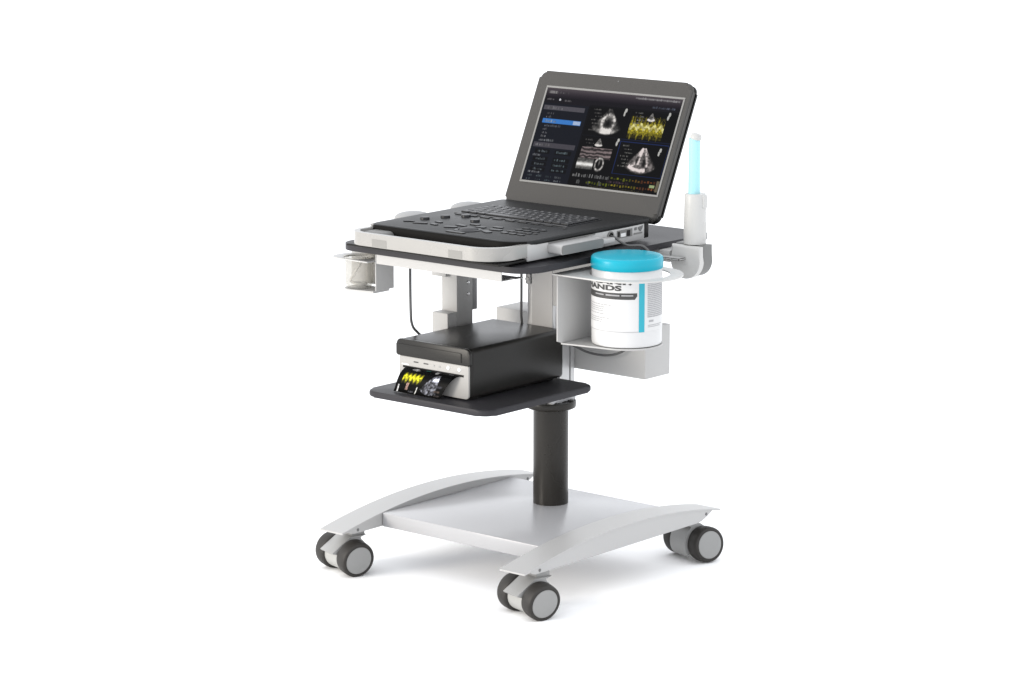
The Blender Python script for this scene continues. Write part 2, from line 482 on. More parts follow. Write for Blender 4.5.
# keyboard plate and keys
KX0, KX1, KY0, KY1 = -.470, -.098, .232, .372
bm = BM()
def tilt_deck(v0): return v0
add_box(bm, KX0, KX1, KY0, KY1, 0, .0012, .0005, 1, 0)
rows = [(15, 0), (15, .3), (14, .5), (13, .8), (9, 0)]
ry = (KY1-KY0-.010)/5
for r in range(5):
    n, off = rows[r]; y1 = KY1-.005-ry*r; y0 = y1-ry+.0045
    x = KX0+.006; total = KX1-KX0-.012
    ws = [1.0]*n
    if r in (1, 2): ws[0] = 1.5; ws[-1] = 1.4
    if r == 3: ws[0] = 2.1; ws[-1] = 2.0
    if r == 4: ws[3] = 5.2
    f = total/sum(ws)
    for k, w in enumerate(ws):
        add_box(bm, x+.0016, x+w*f-.0016, y0, y1, .0014, .0052, .0009, 1, 1)
        cx = x+w*f/2
        lw = min(.0055, w*f*.25)
        add_box(bm, cx-lw, cx+lw*.6, (y0+y1)/2-.002, (y0+y1)/2+.004, .0052, .0055, 0, 1, 2)
        x += w*f
add_box(bm, KX0-.001, KX1+.001, KY0-.0075, KY0-.0028, 0, .0022, .0005, 1, 2)
for v in bm.verts: v.co.z += deck_z(v.co.y)+.0004
kb = finish(bm, 'keyboard', ['deckbtn', 'key', 'legend'], deck, 30)

# trackball, rotary knobs and soft buttons
bm = BM()
tx, ty = -.262, .040
add_lathe(bm, [(.026, 0), (.034, 0), (.035, .0015), (.030, .003), (.026, .0015)], (tx, ty, deck_z(ty)), 40)
finish(bm, 'trackball_ring', 'deckbtn', deck)
bm = BM(); add_lathe(bm, [(.0235, 0), (.020, .004), (.012, .0068), (0, .008)], (tx, ty, deck_z(ty)), 40)
finish(bm, 'trackball', 'key', deck)
for (x, y) in [(-.463, .102), (-.440, .155), (-.405, .195), (-.335, .150)]:
    bm = BM(); add_lathe(bm, [(.0125, 0), (.012, .005), (.0105, .0062), (0, .0064)], (x, y, deck_z(y)), 24)
    finish(bm, 'control_knob', 'deckbtn', deck)
def pad(x, y, w, h, rot=0, mi=0, r=.3):
    bm = BM(); m = Matrix.Translation((x, y, 0)) @ Matrix.Rotation(R(rot), 4, 'Z')
    add_prism(bm, rrect(-w/2, w/2, -h/2, h/2, min(w, h)*r, 3), .0002, .0026, 'z', .0006, 1, 0, m)
    for v in bm.verts: v.co.z += deck_z(v.co.y)
    finish(bm, 'control_button', ['deckbtn', 'key'][mi], deck, 30)
for (x, y, w, h, rot) in [(-.325, .045, .035, .018, 25), (-.320, .080, .036, .015, -10), (-.205, .045, .035, .018, -25), (-.205, .080, .036, .015, 10),
                          (-.262, .088, .030, .014, 0), (-.300, .110, .030, .014, 0), (-.225, .112, .030, .014, 0), (-.427, .044, .040, .010, 20), (-.470, .050, .030, .010, 30),
                          (-.385, .050, .026, .012, -15), (-.400, .085, .026, .012, -15), (-.262, -.008, .060, .012, 0)]: pad(x, y, w, h, rot)
for r in range(4):
    for k in range(3): pad(-.160+.027*k, .060+.028*r, .021, .012)
for k in range(8): pad(-.440+.042*k, .213, .030, .009)
for (x, y) in [(-.089, .096), (-.085, .205), (-.110, .150)]: pad(x, y, .012, .010, 0, 1, .5)
for k in range(6): pad(-.168+.013*k, .083, .008, .004, 0, 1)

# carry handle: a rounded U band in front
bm = BM()
def uband(x0, x1, yf, yb_l, yb_r, rl, rr):
    pts = [(x0, yb_l)]
    for k in range(0, 13): a = R(180+90*k/12); pts.append((x0+rl+rl*math.cos(a), yf+rl+rl*math.sin(a)))
    for k in range(0, 13): a = R(270+90*k/12); pts.append((x1-rr+rr*math.cos(a), yf+rr+rr*math.sin(a)))
    pts.append((x1, yb_r)); return pts
o_ = uband(-.529, -.0365, -.125, .060, .029, .055, .085)
i_ = uband(-.515, -.0505, -.111, .060, .029, .043, .072)
add_prism(bm, o_+i_[::-1], .9075, .9405, 'z', .003, 3)
hd = finish(bm, 'carry_handle', 'handle', lap, 40)
for (a, b) in ((-.437, -.388), (-.183, -.138)):
    bm = BM(); add_box(bm, a, b, -.1256, -.1247, .909, .928, .0002, 1)
    finish(bm, 'handle_pad', 'padgrey', hd)
bm = BM(); add_box(bm, -.515, -.440, -.085, -.004, .908, .936, .012, 3)
add_box(bm, -.5325, -.5195, -.030, .000, .9408, .947, .002, 1, 1)
finish(bm, 'handle_hinge', ['plugend', 'white'], hd)
bm = BM(); add_box(bm, X0-.02, X1-.001, -.105, .000, .8975, .9035, .002, 1)
finish(bm, 'front_base', 'black', lap)

# transducer plug and sockets on the right side
bm = BM()
add_prism(bm, rrect(.077, .243, .9085, .9325, .006, 5), X1+.0005, .0085, 'x', .0015, 2)
pg = finish(bm, 'transducer_plug', 'white', lap, 40)
bm = BM(); add_prism(bm, rrect(.0785, .2415, .9095, .9315, .006, 5), .0087, .0105, 'x', .0008, 1)
finish(bm, 'plug_grip', 'plugend', pg, 40)
bm = BM(); add_box(bm, X1+.0003, X1+.022, .262, .318, .909, .922, .003, 2); add_box(bm, X1+.0002, X1+.002, .08, .262, .9335, .9365, 0, 1, 1)
finish(bm, 'latch', ['white', 'plugend'], lap)
bm = BM()
add_lathe(bm, [(.009, 0), (.012, 0), (.0125, .003), (.009, .003)], (X1, .325, .922), 24, 'x')
add_lathe(bm, [(0, .0006), (.009, .0006)], (X1, .325, .922), 24, 'x', 1)
finish(bm, 'round_socket', ['plugend', 'black'], lap)
bm = BM(); add_box(bm, X1, X1+.0012, .352, .414, .912, .932, 0, 1, 0); add_box(bm, X1+.0011, X1+.002, .366, .386, .9145, .9235, 0, 1, 1); add_box(bm, X1+.0011, X1+.002, .391, .404, .914, .929, 0, 1, 2); add_box(bm, X1+.0011, X1+.002, .354, .362, .916, .929, 0, 1, 2)
finish(bm, 'socket_panel', ['plugend', 'light', 'black'], lap)
bm = BM()
add_box(bm, X1, X1+.0015, .424, .432, .925, .932, 0, 1, 0)
add_prism(bm, [(.438, .931), (.458, .934), (.454, .926), (.448, .920), (.442, .924)], X1, X1+.0015, 'x', 0, 1, 0)
add_box(bm, X1, X1+.0008, .421, .456, .914, .918, 0, 1, 1)
finish(bm, 'side_sockets', ['slot', 'plugend'], lap)

# screen lid (built flat in the xz-plane, then tilted back about the hinge)
TILT = Matrix.Translation((0, .489, .945)) @ Matrix.Rotation(R(-25), 4, 'X')
def lidmesh(fn, name, mats, parent, ang=40):
    bm = BM(); fn(bm); bmesh.ops.transform(bm, matrix=TILT, verts=bm.verts)
    return finish(bm, name, mats, parent, ang)
LX0, LX1 = -.529, -.021
lid = lidmesh(lambda bm: add_prism(bm, rrect(LX0, LX1, -.004, .373, .020, 8), 0, .018, 'y', .0095, 5), 'screen_lid', 'lid', lap)
lidmesh(lambda bm: add_prism(bm, rrect(LX0+.0008, LX1-.0008, -.0035, .3722, .020, 8), .0170, .033, 'y', .011, 4), 'lid_back', 'lidback', lid)
DX0, DX1, DZ0, DZ1 = -.489, -.0365, .066, .3265
def rimf(bm):
    w = .0055; d = .0018
    add_box(bm, DX0-w, DX1+w, -d, -.0004, DZ1, DZ1+w, .0008, 1); add_box(bm, DX0-w, DX1+w, -d, -.0004, DZ0-w, DZ0, .0008, 1)
    add_box(bm, DX0-w, DX0, -d, -.0004, DZ0+.0002, DZ1-.0002, .0008, 1); add_box(bm, DX1, DX1+w, -d, -.0004, DZ0+.0002, DZ1-.0002, .0008, 1)
lidmesh(rimf, 'screen_rim', 'rim', lid)
lidmesh(lambda bm: add_lathe(bm, [(0, -.0006), (.0022, -.0006), (.0022, 0)], (-.262, 0, .360), 16, 'y'), 'camera_dot', 'slot', lid)

# ---- the picture on the screen: an ultrasound page drawn from arrays
NX, NY = 360, 212
def noise(nx, ny, cell, seed):
    g = np.random.default_rng(seed); gx, gy = int(nx/cell)+3, int(ny/cell)+3
    a = g.random((gy, gx)); x = np.arange(nx)/cell; y = np.arange(ny)/cell
    xi = x.astype(int); yi = y.astype(int); fx = x-xi; fy = (y-yi)[:, None]
    fx = fx*fx*(3-2*fx); fy = fy*fy*(3-2*fy)
    return (a[yi][:, xi]*(1-fx)+a[yi][:, xi+1]*fx)*(1-fy)+(a[yi+1][:, xi]*(1-fx)+a[yi+1][:, xi+1]*fx)*fy
def draw_page():
    U, V = np.meshgrid((np.arange(NX)+.5)/NX, (np.arange(NY)+.5)/NY)
    A = NX/NY
    I = np.zeros((NY, NX, 3)); I[:] = (.012, .012, .016)
    def rect(u0, u1, v0, v1, c, a=1.):
        m = ((U >= u0) & (U < u1) & (V >= v0) & (V < v1))[..., None]*a
        I[:] = I*(1-m)+np.array(c)*m
    def words(u, v, w, h=.018, c=(.6, .6, .62), seed=0):
        g = np.random.default_rng(seed+int(u*1000)+int(v*7777)); x = u
        while x < u+w:
            ww = .004+.006*g.random(); hh = h*(.6+.4*g.random())
            rect(x, min(x+ww, u+w), v+h-hh, v+h, np.array(c)*(.40+.42*g.random())); x += ww+.0028+(.008 if g.random() < .15 else 0)
    def frame(u0, u1, v0, v1, c):
        e = .0035
        rect(u0, u1, v0, v0+e*A, c); rect(u0, u1, v1-e*A, v1, c); rect(u0, u0+e, v0, v1, c); rect(u1-e, u1, v0, v1, c)
    # head bars
    g = np.clip((V/.09), 0, 1)[..., None]
    top = (V < .10)[..., None]
    I[:] = np.where(top, np.array((.36, .33, .35))*(1-g)+np.array((.13, .11, .14))*g, I)
    rect(0, 1, .10, .165, (.085, .075, .10)); rect(.35, 1, .145, .165, (.03, .03, .045))
    words(.02, .03, .07, .03, (.85, .83, .83)); words(.10, .033, .07, .022, (.5, .48, .5)); words(.68, .018, .30, .026, (.78, .77, .78)); rect(.66, .98, .022, .04, (.62, .61, .62), .6)
    words(.022, .112, .06, .022, (.55, .53, .55)); words(.15, .115, .06, .022, (.55, .53, .55)); words(.80, .10, .17, .022, (.45, .48, .56))
    m = (((U-.117)*A)**2+(V-.122)**2 < .012**2); I[m] = (.9, .9, .92)
    # left panel
    rect(0, .345, .165, 1, (.070, .085, .125))
    rect(.015, .32, .19, .235, (.35, .34, .37)); words(.03, .195, .13, .03, (.62, .61, .63))
    rect(.03, .318, .33, .378, (.25, .53, .86)); rect(.262, .314, .337, .372, (.72, .80, .93)); words(.05, .34, .08, .026, (.75, .85, .95))
    for v, w in ((.262, .05), (.298, .04), (.43, .03), (.468, .04), (.505, .04)): words(.05, v, w, .022, (.6, .6, .63))
    words(.055, .39, .12, .026, (.55, .57, .62)); words(.045, .545, .11, .026, (.66, .67, .70))
    rect(.015, .325, .585, .635, (.30, .29, .32)); words(.03, .592, .12, .03, (.62, .61, .63))
    for v in (.665, .745, .80, .855):
        rect(.04, .15, v-.008, v+.036, (.022, .025, .035)); rect(.19, .31, v-.008, v+.036, (.022, .025, .035))
        words(.06, v, .07, .024, (.48, .52, .55)); words(.20, v, .09, .024, (.48, .55, .58))
    words(.03, .705, .06, .024, (.7, .71, .74)); words(.03, .885, .09, .024, (.72, .73, .76))
    for v in (.925, .965): words(.03, v, .04, .022, (.45, .5, .54)); words(.10, v, .04, .022, (.45, .5, .54)); words(.17, v, .04, .022, (.4, .46, .5)); words(.24, v, .05, .022, (.5, .52, .55))
    # four black panes
    rect(.345, 1, .165, .845, (.002, .002, .003)); rect(.345, 1, .845, 1, (.006, .005, .005))
    n1 = noise(NX, NY, 3.2, 1); n2 = noise(NX, NY, 9, 2); n0 = noise(NX, NY, 1.6, 3)
    tex = .45*n1+.35*n2+.2*n0
    def fan(u, v, rad, half, lo=.0, bright=.75, tint=(1, .98, .96), tiltdeg=0):
        x = (U-u)*A; y = V-v; t = R(tiltdeg); x, y = x*math.cos(t)+y*math.sin(t), -x*math.sin(t)+y*math.cos(t)
        r = np.hypot(x, y); a = np.degrees(np.arctan2(x, y))
        m = (r < rad) & (r > rad*.10) & (np.abs(a) < half)
        s = np.clip((half-np.abs(a))/7, 0, 1)*np.clip((rad-r)/(.06*rad+.001), 0, 1)
        return m*s, x, y, r, a
    def put(val, tint=(1, .98, .96)):
        I[:] = np.maximum(I, np.clip(val, 0, 1)[..., None]*np.array(tint))
    # pane 1: short axis
    m, x, y, r, a = fan(.508, .14, .31, 40)
    val = m*(.20+.80*np.clip(tex-.22, 0, 1))*(.7+.3*np.cos(r*40))
    val += m*1.1*np.exp(-(((x-.01)/.075)**2+((y-.265)/.032)**2))*(1+.25*n1)
    val += m*.55*np.exp(-((np.hypot(x-.01, (y-.175)*.9)-.075)/.018)**2)*(.5+n1)
    val *= 1-.92*np.exp(-((x-.012)**2+(y-.185)**2)/.0016)*m
    put(val)
    # pane 2 small fan and yellow spectral trace
    m, x, y, r, a = fan(.812, .165, .10, 34); put(m*(.25+.9*np.clip(tex-.2, 0, 1)+.6*(r > .075)))
    px = (U-.672)/.248
    beat = (px*5.2) % 1.0
    env_up = .052+.075*np.exp(-((beat-.25)/.10)**2)+.05*np.exp(-((beat-.62)/.09)**2)+.02*n1
    env_dn = .045+.060*np.exp(-((beat-.45)/.12)**2)+.035*n1
    base = .345
    dy = base-V
    inside = (px > 0) & (px < 1)
    up = inside & (dy > 0) & (dy < env_up); dn = inside & (dy <= 0) & (-dy < env_dn)
    h = np.where(up, 1-.35*dy/(env_up+1e-6), np.where(dn, 1-.45*(-dy)/(env_dn+1e-6), 0))
    bandk = .45+.75*noise(NX, NY, 2.2, 9)
    for c, k in ((0, .76), (1, .70), (2, .16)): I[..., c] = np.maximum(I[..., c], np.clip(h*bandk*k*1.15, 0, 1))
    low = inside & (V > .30) & (V < .45); I[low] = np.maximum(I[low], np.array((.22, .20, .03))*(.4+.9*n1[low][:, None]))
    hi = inside & (V > .215) & (V < .30); I[hi] = np.maximum(I[hi], np.array((.26, .24, .06))*(n0[hi] > .52)[:, None])
    core = inside & (np.abs(V-.325-.02*np.sin(px*33)) < .022); I[core] = np.maximum(I[core], np.array((.98, .95, .62))*(.55+.6*n1[core][:, None]))
    # pane 3: small fan, striped trace, grey block, ring
    m, x, y, r, a = fan(.49, .475, .10, 34); put(m*(.25+.8*np.clip(tex-.2, 0, 1)+.75*np.exp(-((y-.085)/.012)**2)))
    st = (U > .375) & (U < .60) & (V > .585) & (V < .70)
    I[st] = np.maximum(I[st], ((.16+.32*(np.sin(V*170+4*n2) > .2)+.12*n1)[st][:, None])*np.array((1, .90, .90)))
    bl = (U > .370) & (U < .488) & (V > .705) & (V < .815)
    I[bl] = (.22+.72*np.exp(-((V[bl]-.765)/.022)**2)+.22*n1[bl])[:, None]*np.array((1, .99, .97))
    rr = np.hypot((U-.532)*A*1.18, (V-.752)*.92); ra = np.arctan2(V-.752, U-.532)
    put(.85*np.exp(-((rr-.058)/.012)**2)*(.5+.75*n1)+.5*np.exp(-((U-.532)*A/.010)**2-((V-.735)/.035)**2))
    # pane 4: four chamber view in a blue frame
    frame(.640, .992, .487, .832, (.10, .17, .36))
    m, x, y, r, a = fan(.825, .510, .305, 43)
    cone = np.clip(1-np.abs(x)/(.030+.42*np.clip(y, 0, 1)), 0, 1)
    val = m*(.16+.66*np.clip(tex-.2, 0, 1))*np.clip(1.25-y*1.2, .3, 1)
    val += m*.75*np.exp(-((x+.012+.10*y)/.013)**2)*(y < .20)*(.6+.6*n1)
    val += m*.55*np.exp(-((np.abs(x)-.33*y-.012)/.017)**2)*(.5+.7*n1)*(y < .22)
    val *= 1-.85*m*np.exp(-(((x+.055)/.022)**2+((y-.155)/.040)**2)); val *= 1-.85*m*np.exp(-(((x-.040)/.020)**2+((y-.175)/.045)**2))
    val += m*1.1*np.exp(-((r-.262)/.016)**2)*(np.abs(a+8) < 24)*(.7+.5*n1)
    put(val*1.05, (1, .95, .94))
    # captions and probe marks
    for (u, v, k) in ((.385, .178, 7), (.690, .175, 4), (.385, .497, 3), (.668, .520, 7)):
        for j in range(k): words(u+.012*((j*7) % 3), v+.036*j, .055, .016, (.48, .47, .46) if u < .6 else (.62, .62, .60))
    for (u, v) in ((.620, .170), (.935, .172), (.624, .485), (.940, .545)):
        m = (np.hypot((U-u)*A*1.6, (V-v)) < .022) | (np.hypot((U-u+.006)*A*2.4, (V-v-.035)) < .026); I[m] = np.maximum(I[m], (.80, .80, .78))
    for u in (.350, .655): rect(u, u+.0025, .17, .84, (.05, .05, .07))
    rect(.35, .995, .462, .468, (.05, .06, .10)); rect(.64, .992, .462, .470, (.07, .10, .20))
    # tool strip and colour bars
    for k in range(7):
        u = .365+.040*k; words(u, .86, .030, .042, (.70, .70, .70), 5); 
        if k % 2: words(u, .925, .024, .045, (.58, .58, .58), 6)
    for k in range(15):
        u = .645+.022*k; c = (.46, .48, .08) if k < 7 else ((.52, .38, .10) if k < 10 else (.55, .30, .14))
        rect(u, u+.013, .866+.010*(k % 2), .866+.018+.016*rng.random(), np.array(c)*(.45+.6*rng.random()))
    for k in range(25):
        u = .475+.0205*k; c = (.44, .48, .08) if k < 9 else ((.58, .53, .12) if k < 18 else (.55, .33, .18))
        rect(u, u+.012, .937+.008*(k % 3 == 0), .937+.018+.016*rng.random(), np.array(c)*(.55+.5*rng.random()))
    rect(.93, .968, .905, .935, (.66, .72, .52)); rect(.975, .995, .86, .97, (.45, .42, .34))
    words(.62, .905, .16, .022, (.40, .30, .36)); words(.50, .978, .40, .014, (.35, .33, .2))
    I *= (.92+.08*n0)[..., None]
    return np.clip(I, 0, 1)

def picture_mesh(name, material, img, fn, parent):
    """grid of cells coloured by img (rows from the top); fn(u, v) -> point"""
    ny, nx = img.shape[:2]
    us = np.linspace(0, 1, nx); vs = np.linspace(0, 1, ny)
    co = [fn(u, v) for v in vs for u in us]
    faces = [(j*nx+i, (j+1)*nx+i, (j+1)*nx+i+1, j*nx+i+1) for j in range(ny-1) for i in range(nx-1)]
    me = bpy.data.meshes.new(name); me.from_pydata([tuple(c) for c in co], [], faces)
    at = me.color_attributes.new('picture', 'FLOAT_COLOR', 'POINT')
    px = np.ones((ny*nx, 4), np.float32); px[:, :3] = lin(img.reshape(-1, 3))
    at.data.foreach_set('color', px.ravel())
    for p in me.polygons: p.use_smooth = True
    me.materials.append(M[material])
    o = bpy.data.objects.new(name, me); COL.objects.link(o)
    if parent is not None:
        o.parent = parent; o.location = -WORLD.get(parent.name, Vector(parent.location)); WORLD[o.name] = Vector((0, 0, 0))
    return o
page = draw_page()
def disp(u, v): return TILT @ Vector((DX0+(DX1-DX0)*u, -.0009, DZ1+(DZ0-DZ1)*v))
dp = picture_mesh('display', 'display', page, disp, lid)
dp['label'] = 'lit screen with four heart scan panes and a dark blue side menu'

# ================================================================== PRINTER
prn = thing('photo_printer', 'black desktop medical printer with light grey front panel on the lower shelf', 'printer', (-.395, .24, .508))
bm = BM()
add_box(bm, -.509, -.263, .052, .4215, .513, .642, .011, 4)
for x in (-.48, -.29):
    for y in (.09, .39): add_lathe(bm, [(0, .5082), (.012, .5082), (.012, .516), (0, .516)], (x, y, 0), 16)
pb = finish(bm, 'casing', 'printer', prn, 40)
bm = BM()
pts = rrect(-.5105, -.2605, .600, .6435, [.004, .014, .014, .004], 6)
add_prism(bm, pts, .042, .0515, 'y', .003, 3)
tp = finish(bm, 'front_flap', 'printer', prn, 40)
bm = BM(); add_box(bm, -.290, -.2865, .0410, .0419, .606, .630, 0, 1); add_box(bm, -.502, -.290, .0412, .0419, .630, .6312, 0, 1)
finish(bm, 'flap_groove', 'black', tp)
bm = BM(); add_prism(bm, rrect(-.503, -.2675, .5135, .5985, [.008, .002, .002, .008], 5), .0455, .0515, 'y', .0015, 2)
fp = finish(bm, 'front_panel', 'panel', prn, 40)
bm = BM(); add_box(bm, -.490, -.283, .0449, .0454, .569, .5745, 0, 1)
finish(bm, 'paper_slot', 'black', fp)
for x in (-.335, -.298):
    bm = BM(); add_lathe(bm, [(0, -.002), (.0045, -.002), (.0055, 0)], (x, .0455, .587), 20, 'y'); finish(bm, 'button', 'light', fp)
bm = BM(); add_box(bm, -.494, -.470, .0448, .0454, .5765, .5795, 0, 1); finish(bm, 'slot_trim', 'light', fp)
for x in (-.444, -.410):
    bm = BM(); add_box(bm, x-.009, x+.007, .0449, .0454, .586, .589, 0, 1); finish(bm, 'marking', 'ink', fp)
for x in (-.384, -.365):
    bm = BM(); add_lathe(bm, [(0, -.001), (.0028, -.001), (.003, 0)], (x, .0455, .586), 12, 'y'); finish(bm, 'indicator', 'hood', fp)

# the print hanging out of the slot
def draw_print():
    nx, ny = 120, 70
    U, V = np.meshgrid((np.arange(nx)+.5)/nx, (np.arange(ny)+.5)/ny)
    I = np.zeros((ny, nx, 3))+.006
    n1 = noise(nx, ny, 2.2, 21); n2 = noise(nx, ny, 5, 22)
    m = (U > .10) & (U < .47) & (V > .40) & (V < .74)
    k = np.exp(-((V-.56-.04*np.sin(U*80))/.11)**2)*(.55+.7*n1)
    for c, w in ((0, .80), (1, .78), (2, .14)): I[..., c] = np.where(m, np.clip(k*w, .02, 1), I[..., c])
    x = (U-.72)*1.9; y = V-.22; r = np.hypot(x, y); a = np.degrees(np.arctan2(x+.12*y, y))
    f = (r < .72) & (np.abs(a) < 27) & (r > .12)
    val = f*(.08+.75*np.clip(n1*.6+n2*.5-.28, 0, 1)+.8*np.exp(-((r-.30)/.06)**2)*(a > -8))
    I = np.maximum(I, np.clip(val, 0, .95)[..., None]*np.array((.92, .93, 1.)))
    x = (U-.24)*1.9; y = V-.06; f = (np.hypot(x, y) < .24) & (np.abs(np.degrees(np.arctan2(x, y))) < 38)
    I = np.maximum(I, (f*(.12+.6*n1))[..., None]*np.ones(3))
    g = np.random.default_rng(5)
    for (u, v, w, c) in ((.22, .80, .05, (.62, .50, .46)), (.06, .88, .02, (.9, .9, .9)), (.44, .88, .02, (.9, .9, .88)), (.40, .16, .08, (.10, .36, .32)), (.56, .10, .1, (.4, .4, .44)), (.60, .20, .05, (.55, .55, .55)), (.80, .10, .08, (.5, .5, .52)), (.30, .92, .1, (.3, .3, .32)), (.82, .70, .10, (.25, .25, .28)), (.80, .82, .12, (.28, .24, .22)), (.84, .92, .10, (.24, .22, .22))):
        m = (np.abs(U-u-w/2) < w/2) & (np.abs(V-v) < (.09 if w < .06 else .025)); I[m] = np.array(c)*(.5+.6*n1[m][:, None])
    m = np.abs(U-.535) < .006; I[m] = .01
    return np.clip(I, 0, 1)
pp = [Vector((0, .0448, .5715)), Vector((0, .037, .5685)), Vector((0, .0255, .556)), Vector((0, .0195, .534)), Vector((0, .0185, .5095))]
pc = smooth_path(pp, 20)
def paper(u, v):
    i = v*(len(pc)-1); j = min(int(i), len(pc)-2); p = pc[j].lerp(pc[j+1], i-j)
    return Vector((-.478-.022*v*v+(.188-.030*v)*u, p.y, p.z))
po = picture_mesh('photo_print', 'photo', draw_print(), paper, None)
po['label'] = 'glossy black print with yellow waveform curling out of the printer slot'; po['category'] = 'print'

# ================================================================== WIPES TUB
tub = thing('wipes_tub', 'white tub of hand wipes with teal screw lid in the ring bracket', 'tub', (TUB[0], TUB[1], .6840))
bm = BM()
add_lathe(bm, [(0, .6840), (TR-.006, .6840), (TR-.0015, .6860), (TR, .690), (TR, .722), (TR+.0004, .7225), (TR+.0004, .868), (TR-.001, .872), (TR-.001, .880), (0, .880)], (*TUB, 0), 96)
tbody = finish(bm, 'tub_body', 'tub', tub, 30)
bm = BM()
add_lathe(bm, [(0, .874), (TR+.0012, .874), (TR+.0024, .8755), (TR+.0022, .896), (TR+.0012, .9005), (TR-.0015, .9030), (TR-.005, .9038), (0, .9038)], (*TUB, 0), 96)
finish(bm, 'screw_lid', 'teal', tub, 40)
VA = math.atan2(-.763, .646)                  # direction of the label's front
def cyl(a, z, r): return (TUB[0]+r*math.cos(VA+a), TUB[1]+r*math.sin(VA+a), z)
def cpatch(bm, a0, a1, z0, z1, r, mi=0, cut=0.):
    n = max(2, int((a1-a0)/4)+1); lo = []; hi = []
    for k in range(n+1):
        a = a0+(a1-a0)*k/n; t = 0
        if cut: t = max(0, 1-(a1-a)/cut)*(z1-z0)*.5
        lo.append(bm.verts.new(cyl(R(a), z0+t*t/((z1-z0)*.5), r))); hi.append(bm.verts.new(cyl(R(a), z1, r)))
    for k in range(n): bm.faces.new((lo[k], lo[k+1], hi[k+1], hi[k])).material_index = mi
RL = TR+.0008
bm = BM(); cpatch(bm, -170, 150, .7255, .8530, RL, 0)
lab = finish(bm, 'label', 'label', tbody, 60)
bm = BM(); cpatch(bm, 17.5, 27.5, .7245, .8505, RL+.0004, 0); finish(bm, 'teal_stripe', 'tealprint', tub, 60)
bm = BM()
cpatch(bm, -100, 14.5, .8065, .8225, RL+.0004, 0, 2.0)
cpatch(bm, -62, -42, .8145, .8175, RL+.0008, 1); cpatch(bm, -38, -14, .8145, .8180, RL+.0008, 1); cpatch(bm, -11, 8, .8150, .8182, RL+.0008, 1)
cpatch(bm, -100, 17, .7252, .7264, RL+.0004, 1)
g = np.random.default_rng(4)
for k, (z, a) in enumerate([(.790, -28), (.784, -40), (.779, -42), (.774, -40), (.767, -38), (.757, -32), (.752, -45), (.747, -47)]):
    x = -88.
    while x < a:
        w = 3+6*g.random(); cpatch(bm, x, min(a, x+w), z, z+.0019, RL+.0004, 1); x += w+1.2
for k in range(20):
    z = .8475-.0046*k; x = 33.
    while x < 78:
        w = 4+9*g.random(); cpatch(bm, x, min(80, x+w), z, z+.0028, RL+.0004, 1); x += w+.6
cpatch(bm, 36, 46, .748, .753, RL+.0004, 1); cpatch(bm, 34, 70, .7395, .7410, RL+.0004, 1); cpatch(bm, 34, 64, .7355, .7370, RL+.0004, 1)
finish(bm, 'label_print', ['ink', 'inkgrey'], tub, 60)
def wrap_text(txt, a_left, a_right, z0, hgt, bm):
    cu = bpy.data.curves.new('lettering', 'FONT'); cu.body = txt; cu.resolution_u = 3; cu.offset = .045
    tmp = bpy.data.objects.new('lettering', cu); COL.objects.link(tmp)
    dg = bpy.context.evaluated_depsgraph_get(); me = tmp.evaluated_get(dg).to_mesh()
    b2 = BM(); b2.from_mesh(me)
    xs = [v.co.x for v in b2.verts]; ys = [v.co.y for v in b2.verts]
    x0, x1, y0, y1 = min(xs), max(xs), min(ys), max(ys)
    bmesh.ops.triangulate(b2, faces=b2.faces[:])
    bmesh.ops.subdivide_edges(b2, edges=b2.edges[:], cuts=2, use_grid_fill=True)
    vm = {}
    for v in b2.verts:
        a = a_left+(a_right-a_left)*(v.co.x-x0)/(x1-x0); z = z0+hgt*(v.co.y-y0)/(y1-y0)
        vm[v] = bm.verts.new(cyl(R(a), z, RL+.0005))
    for f in b2.faces:
        try: bm.faces.new([vm[v] for v in f.verts])
        except ValueError: pass
    b2.free(); tmp.evaluated_get(dg).to_mesh_clear(); bpy.data.objects.remove(tmp); bpy.data.curves.remove(cu)
bm = BM()
wrap_text('HANDS', -90, -10.5, .8275, .0135, bm)
wrap_text('SANI', -62, -4, .8430, .0085, bm)
cpatch(bm, .5, 5.5, .8435, .8455, RL+.0005); cpatch(bm, 2.2, 3.9, .8420, .8475, RL+.0005)
finish(bm, 'lettering', 'ink', tub, 60)

# ================================================================== PROBE IN THE RIGHT HOLDER
pb_ = thing('ultrasound_probe', 'white probe with pale cyan wand standing upright in the right holder', 'probe', (PC[0]+.003, PC[1]+.006, .8952))
px_, py_ = PC[0]+.003, PC[1]+.006
bm = BM()
add_lathe(bm, [(0, .8952), (.0285, .8952), (.0288, .93), (.0282, .97), (.0278, .995), (.0272, 1.018), (.0255, 1.023), (0, 1.023)], (px_, py_, 0), 48)
add_prism(bm, rrect(px_+.004, px_+.0315, .985, 1.0225, .007, 4), py_-.006, py_+.012, 'y', .004, 3)
add_prism(bm, rrect(px_+.004, px_+.0295, .900, .955, .009, 4), py_-.006, py_+.012, 'y', .004, 3)
finish(bm, 'grip', 'probe', pb_, 50)
bm = BM(); add_lathe(bm, [(0, 1.021), (.0152, 1.021), (.0148, 1.08), (.0145, 1.163), (0, 1.163)], (px_-.004, py_, 0), 32)
finish(bm, 'wand', 'cyan', pb_, 50)
bm = BM(); add_lathe(bm, [(0, -.004), (.0142, -.004), (.0147, .002), (.0130, .007), (.007, .0095), (0, .010)], (0, 0, 0), 32, mtx=Matrix.Translation((px_, py_, 1.166)) @ Matrix.Rotation(R(14), 4, 'Y'))
finish(bm, 'tip', 'probe', pb_, 50)

